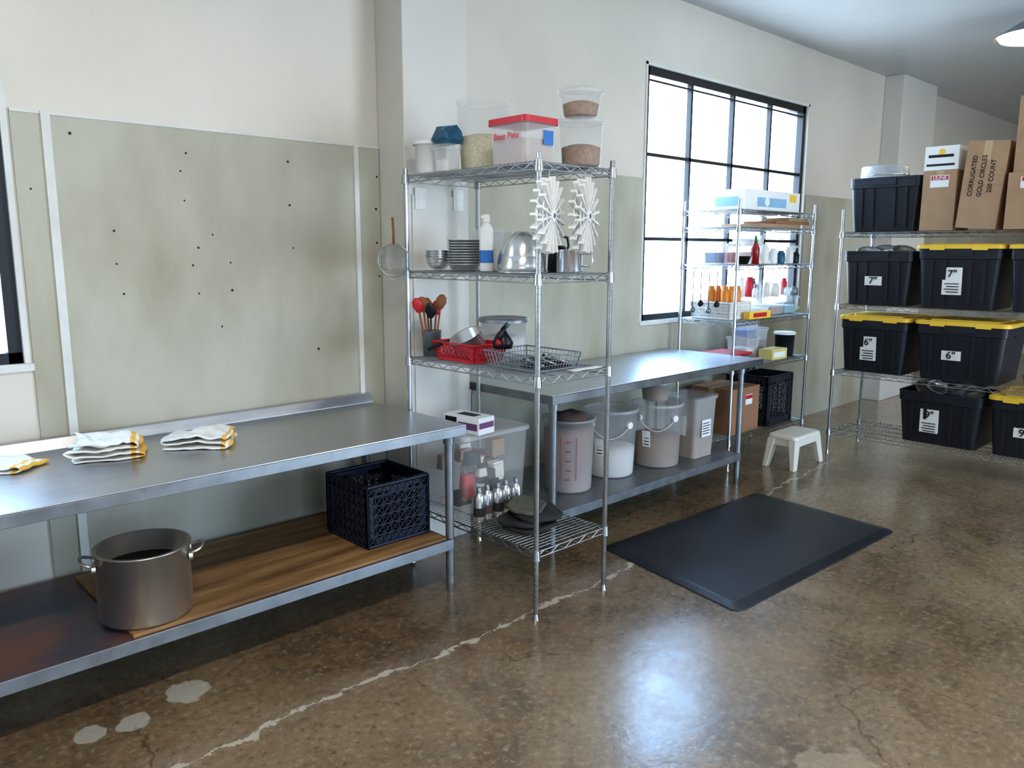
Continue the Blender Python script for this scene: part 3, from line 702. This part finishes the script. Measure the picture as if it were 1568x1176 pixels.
clearbox('deli_container',5.40,3.42,z,.14,.14,.17,m=cloudy,fill=.5,fmat=bluel);clearbox('deli_container',5.80,3.37,z+.132,.2,.2,.09,m=cloudy,fill=.5,fmat=label);clearbox('deli_container',5.58,3.42,z,.14,.14,.14,m=cloudy,lidm=white,fill=.6,fmat=redl)
for i,(x,y,h_,mm) in enumerate(((5.74,3.19,.15,white),(5.86,3.18,.12,label),(5.98,3.18,.10,teal),(6.10,3.17,.13,white),(6.22,3.18,.09,dark))):
    b=MB();b.lathe(0,0,[(0,0),(.03,0),(.033,.01),(.033,h_*.8),(.022,h_*.9),(.022,h_),(0,h_)],mm,seg=16);b.obj('spice_jar',(x,y,z))
z=Q[3]+.001
crate('plastic_basket',(5.42,3.36,z+.006),.30,.34,.12,white,taper=.94,nx=9,nz=5,t=.006,solid=.3,diag=True)
for i in range(6):
    b=MB();b.lathe(0,0,[(0,0),(.028,0),(.031,.01),(.031,.19),(.02,.215),(0,.215)],cream,seg=16);b.lathe(0,0,[(.0315,.10),(.0315,.19),(.021,.22),(0,.225)],orange,seg=16);b.lathe(0,0,[(.022,.218),(.022,.235),(0,.236)],orange,seg=14)
    b.obj('squeeze_bottle',(5.33+.085*(i%3),3.27+.12*(i//3),z+.014))
b=MB();b.box(-.16,.16,-.025,.025,0,.055,yellow);b.box(-.1,.1,-.0257,-.025,.012,.045,redl);b.obj('wafer_box',(5.60,3.145,z),bevel=.002)
for i,(x,fm2) in enumerate(((5.82,label),(6.05,pinkc),(6.28,palegreen))):
    clearbox('clear_drawer_box',x,3.35,z,.2,.3,.13,m=clear,fill=.5,fmat=fm2,lidm=clear)
b=MB()
for i in range(20): 
    x=-.33+.66*(i%7)/6+random.uniform(-.01,.01);y=-.1+.1*(i//7)+random.uniform(-.01,.01);h_=random.uniform(.06,.16);r=random.uniform(.022,.036);mm=random.choice([white,label,redl,teal,cream,galv,clear,clear])
    b.lathe(x,y,[(0,0),(r,0),(r,h_*.8),(r*.7,h_*.85),(r*.75,h_),(0,h_)],mm,seg=14)
b.obj('jar_assortment',(6.04,3.35,z+.148))
z=Q[4]+.001
b=MB()
for i in range(4): b.box(-.2+.01*i,.2-.02*i,-.14,.14,.022*i,.022*i+.018,redl if i%2 else galv)
b.obj('red_serving_tray_stack',(5.52,3.34,z),bevel=.003)
clearbox('deli_container',5.85,3.40,z,.2,.2,.16,m=cloudy,lidm=clear,fill=.5,fmat=flour);clearbox('deli_container',5.86,3.40,z+.177,.17,.17,.11,m=cloudy,lidm=clear,fill=.5,fmat=bluel)
clearbox('deli_container',6.08,3.44,z,.18,.18,.22,m=cloudy,lidm=clear,fill=.6,fmat=greyc)
b=MB();b.box(-.12,.12,-.06,.06,0,.085,mat('pale_yellow_carton',(222,206,130),.6));b.box(-.09,.09,-.0607,-.06,.02,.06,label);b.obj('tea_box',(5.98,3.20,z),bevel=.002)
tub('dark_jar',6.26,3.25,z,.075,.19,0,None,m=blackp,lid=white)
z=Q[5]+.001
o=carton('cardboard_box',5.55,3.36,z,.36,.42,.36,m=card2)
b=MB();b.box(-.05,.05,-.001,.001,0,.08,label);b.box(-.05,.05,-.0018,-.001,.045,.075,redl);q=b.obj('box_label');q.parent=o;q.location=(.05,-.182,.22)
crate('black_plastic_crate',(6.06,3.35,z+.008),.40,.38,.40,blackp,nx=9,nz=6,t=.006,solid=.3,diag=True)
b=MB()
for i in range(4):
    y=-.1+.07*i;l=.22+.05*(i%2);b.tube([(0,y,0),(0,y,-l)],.004,galv);b.lathe(0,y,[(0,-l-.05),(.02,-l-.04),(.024,-l-.02),(.008,-l)],galv if i%2 else dark,seg=12)
b.obj('hanging_ladle_set',(5.20,3.36,Q[2]-.05))
# step stool
b=MB();h=.26
b.loft([(h-.03,.21,.125,.04),(h-.006,.205,.12,.04),(h,.195,.11,.04)],cream)
for sx in(-1,1):
    for sy in(-1,1):
        x=sx*.165;y=sy*.085;ox=sx*.05;oy=sy*.03
        b.hexa([(x+ox-.028,y+oy-.018,0),(x+ox+.028,y+oy-.018,0),(x+ox+.028,y+oy+.018,0),(x+ox-.028,y+oy+.018,0),(x-.045,y-.03,h-.03),(x+.04,y-.03,h-.03),(x+.04,y+.03,h-.03),(x-.045,y+.03,h-.03)],cream)
for sy in(-1,1): b.box(-.16,.16,sy*.105-.008,sy*.105+.008,h-.085,h-.03,cream)
for sx in(-1,1): b.box(sx*.19-.008,sx*.19+.008,-.09,.09,h-.085,h-.03,cream)
b.obj('plastic_step_stool',(5.80,2.88,0),bevel=.006)

# ------------------------------------------------------------ lamps
lampg=mat('lamp_glass',(255,238,204),.3,emit=2.0)
b=MB();b.lathe(0,0,[(0,0),(.07,0),(.07,-.02),(.02,-.03),(.02,-.07),(.10,-.08),(.30,-.20),(.305,-.21)],galv,seg=40);b.lathe(0,0,[(.29,-.195),(.27,-.225),(.14,-.25),(0,-.255)],lampg,seg=32)
b.obj('ceiling_lamp',(7.35,1.88,CZ))
tubem=mat('fill_tube',(255,248,234),.3,emit=10)  # glow for the added fill tubes
for (x,y) in((.6,.5),(5.0,-1.4),(9.6,.6)):  # unseen tube fixtures added as warm fill; the first warms the left wall
    b=MB();b.hexa([(-.65,-.06,-.06),(.65,-.06,-.06),(.65,.06,-.06),(-.65,.06,-.06),(-.65,-.1,0),(.65,-.1,0),(.65,.1,0),(-.65,.1,0)],white)
    for s_ in(-.035,.035): b.cyl((-.62,s_,-.08),(.62,s_,-.08),.014,tubem,seg=12)
    b.obj('unseen_fill_fixture',(x,y,CZ))
    l=bpy.data.lights.new('fill_tube_light','AREA');l.shape='RECTANGLE';l.size=1.3;l.size_y=.2;l.energy=64 if x<1 else 40;l.color=(1,.91,.79)
    lo=bpy.data.objects.new('unseen_fill_light',l);sc.collection.objects.link(lo);lo.location=(x,y,CZ-.12)

# ------------------------------------------------------------ daylight
w=bpy.data.worlds.new('sky');sc.world=w;w.use_nodes=True;nt=w.node_tree;bg=nt.nodes['Background']
g=nt.nodes.new('ShaderNodeTexCoord');sp=nt.nodes.new('ShaderNodeSeparateXYZ');nt.links.new(g.outputs['Generated'],sp.inputs[0])
rp=nt.nodes.new('ShaderNodeValToRGB');nt.links.new(sp.outputs['Z'],rp.inputs[0])
rp.color_ramp.elements[0].position=0;rp.color_ramp.elements[0].color=(.58,.71,.87,1);rp.color_ramp.elements[1].position=.35;rp.color_ramp.elements[1].color=(.38,.63,1,1)
nt.links.new(rp.outputs[0],bg.inputs[0]);bg.inputs[1].default_value=12.5
def portal(x0,x1,z0,z1,y,back):
    l=bpy.data.lights.new('portal','AREA');l.shape='RECTANGLE';l.size=x1-x0;l.size_y=z1-z0;l.cycles.is_portal=True
    o=bpy.data.objects.new('daylight_portal',l);sc.collection.objects.link(o);o.location=((x0+x1)/2,y,(z0+z1)/2);o.rotation_euler=(math.radians(-90 if back else 90),0,0)
portal(*W1,WY+.16,True);portal(*W2,WY+.16,True);portal(*WF[0],YF-.16,False);portal(*WF[1],YF-.16,False)

# ------------------------------------------------------------ camera
f,th,yaw,ro=1211.72,math.radians(9.575),math.radians(46.5176),math.radians(.105)
cam=bpy.data.cameras.new('camera');cam.sensor_width=36;cam.lens=36*f/1568;cam.clip_start=.05
co=bpy.data.objects.new('camera',cam);sc.collection.objects.link(co);sc.camera=co
F=Vector((math.cos(th)*math.cos(yaw),math.cos(th)*math.sin(yaw),-math.sin(th)));R=Vector((math.sin(yaw),-math.cos(yaw),0));U=R.cross(F)
R2=R*math.cos(ro)+U*math.sin(ro);U2=-R*math.sin(ro)+U*math.cos(ro)
mm=Matrix((R2,U2,-F)).transposed().to_4x4();mm.translation=(0,0,1.66);co.matrix_world=mm
sc.view_settings.view_transform='Standard';sc.view_settings.exposure=0
try: sc.view_settings.look='Medium High Contrast'
except Exception: pass
